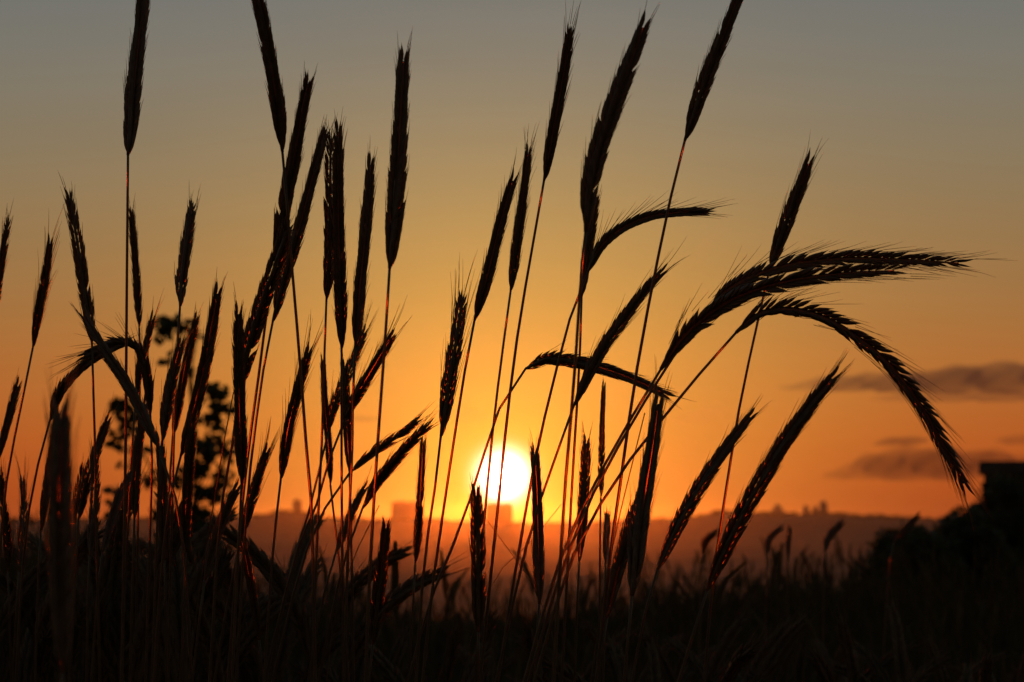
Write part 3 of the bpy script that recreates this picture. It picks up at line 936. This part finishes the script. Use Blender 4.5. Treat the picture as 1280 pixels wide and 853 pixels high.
# ------------------------------------------------------------------ clouds (soft bodies of absorbing vapour far behind everything)
def cloud_mat(name, absorb, density, scatter=None):
    m = bpy.data.materials.new(name); m.use_nodes = True
    t = m.node_tree; t.nodes.clear()
    out = t.nodes.new('ShaderNodeOutputMaterial')
    a = t.nodes.new('ShaderNodeVolumeAbsorption'); a.inputs['Color'].default_value = (*absorb, 1); a.inputs['Density'].default_value = density
    if scatter:
        s_ = t.nodes.new('ShaderNodeVolumeScatter'); s_.inputs['Color'].default_value = (*scatter[0], 1); s_.inputs['Density'].default_value = scatter[1]; s_.inputs['Anisotropy'].default_value = .75
        ad = t.nodes.new('ShaderNodeAddShader'); t.links.new(a.outputs[0], ad.inputs[0]); t.links.new(s_.outputs[0], ad.inputs[1])
        t.links.new(ad.outputs[0], out.inputs['Volume'])
    else:
        t.links.new(a.outputs[0], out.inputs['Volume'])
    return m


CD = 14000.0
bmx = bmesh.new(); bmesh.ops.create_icosphere(bmx, subdivisions=5, radius=1.0)
CV = np.array([v.co[:] for v in bmx.verts]); CF = [tuple(v.index for v in f.verts) for f in bmx.faces]; bmx.free()


def cloud(label, outline, thick, mat, seed, d=CD):
    """outline: (px, top, bottom) along the cloud; a lens of vapour, thin at its rim"""
    r = np.random.RandomState(seed)
    o = np.array(outline, float)
    x0, x1 = o[0, 0], o[-1, 0]
    u = CV[:, 0]
    px = (x0 + x1) / 2 + u * (x1 - x0) / 2
    t = np.interp(px, o[:, 0], o[:, 1]); b = np.interp(px, o[:, 0], o[:, 2])
    R_ = np.sqrt(np.maximum(1e-6, 1 - u * u))
    v = CV[:, 2] / R_; w_ = CV[:, 1]
    ph = r.uniform(0, 6, 8)
    wob = .30 * np.sin(px * .11 + ph[0]) + .22 * np.sin(px * .23 + ph[1]) + .16 * np.sin(px * .47 + ph[2] + w_ * 3)
    py = np.where(v > 0, (t + b) / 2 - v * (b - t) / 2 * (1 + wob * .5), (t + b) / 2 - v * (b - t) / 2 * (1 + .1 * wob))
    lump = 1 + .35 * np.sin(px * .09 + ph[3] + v * 2) + .25 * np.sin(px * .19 + ph[4] - v * 4) + .15 * np.sin(px * .4 + v * 6 + ph[5])
    pts = np.array([at(a, bb, d) for a, bb in zip(px, py)])
    pts[:, 1] += np.sign(w_) * np.abs(w_) ** 1.7 * thick * 1.3 * lump
    m = MB(); m.add(pts, CF)
    c = pts.mean(0)
    ob = m.build('cloud', mat, None, c)
    ob.location = c
    tag(ob, label, 'cloud', 'clouds low in the western sky')


M_CLOUD = cloud_mat('cloud_dusk', (.02, .05, .55), .0011)
M_CLOUD2 = cloud_mat('cloud_thin', (.02, .05, .60), .0007)
M_WISP = cloud_mat('cloud_wisp', (1, 1, 1), 0.0, ((1, .85, .6), .00012))
cloud('long purple grey cloud bank above the arched ear at right', [(970, 482, 488), (1040, 469, 490), (1100, 466, 490), (1150, 464, 492), (1200, 456, 492), (1260, 453, 493), (1420, 450, 498)], 480, M_CLOUD, 1)
cloud('lower tail of cloud hanging just under the long bank', [(1085, 496, 502), (1120, 491, 502), (1180, 488, 503), (1260, 488, 503), (1400, 488, 505)], 330, M_CLOUD2, 2, CD + 1500)
cloud('broad low cloud between the arched ear and the horizon', [(1025, 590, 600), (1065, 578, 601), (1092, 562, 602), (1140, 557, 603), (1190, 559, 602), (1250, 563, 600), (1320, 572, 598)], 420, M_CLOUD, 3)
cloud('small flat cloud streak over the broad low cloud', [(1092, 552, 556), (1110, 546, 558), (1140, 545, 558), (1160, 550, 556)], 330, M_CLOUD, 4, CD + 1500)
cloud('small cloud streak at the right edge above the shed', [(1245, 549, 553), (1262, 545, 556), (1300, 543, 558)], 300, M_CLOUD2, 5)
cloud('faint dark cloud streak left of the sun', [(432, 524, 526), (445, 519, 527), (465, 520, 527), (478, 524, 527)], 220, M_CLOUD2, 6)
cloud('tiny bright wisp of cloud right of the tall stem', [(866, 311, 313), (878, 303, 312), (890, 300, 308), (900, 300, 302)], 900, M_WISP, 7)
cloud('pale wisp of cloud behind the leaning ears at right', [(838, 520, 524), (860, 515, 527), (885, 515, 527), (905, 519, 523)], 900, M_WISP, 8)
cloud('pale wisp of cloud left above the sun', [(560, 520, 524), (580, 513, 526), (600, 513, 526), (618, 519, 523)], 900, M_WISP, 9)

# ------------------------------------------------------------------ haze over the valley
m = MB(); m.box((-7800, -62, -46), (7800, 8400, 42))
hz = m.build('haze', None, smooth=False) if False else None
hm = bpy.data.materials.new('haze')
hm.use_nodes = True
t = hm.node_tree; t.nodes.clear()
out = t.nodes.new('ShaderNodeOutputMaterial')
pv = t.nodes.new('ShaderNodeVolumePrincipled')
pv.inputs['Color'].default_value = (.97, .80, .62, 1)
pv.inputs['Density'].default_value = 5.2e-5
pv.inputs['Anisotropy'].default_value = .95
t.links.new(pv.outputs[0], out.inputs['Volume'])
hz = m.build('haze', hm, smooth=False)
tag(hz, 'thin warm evening haze filling the valley', 'haze', kind='stuff')
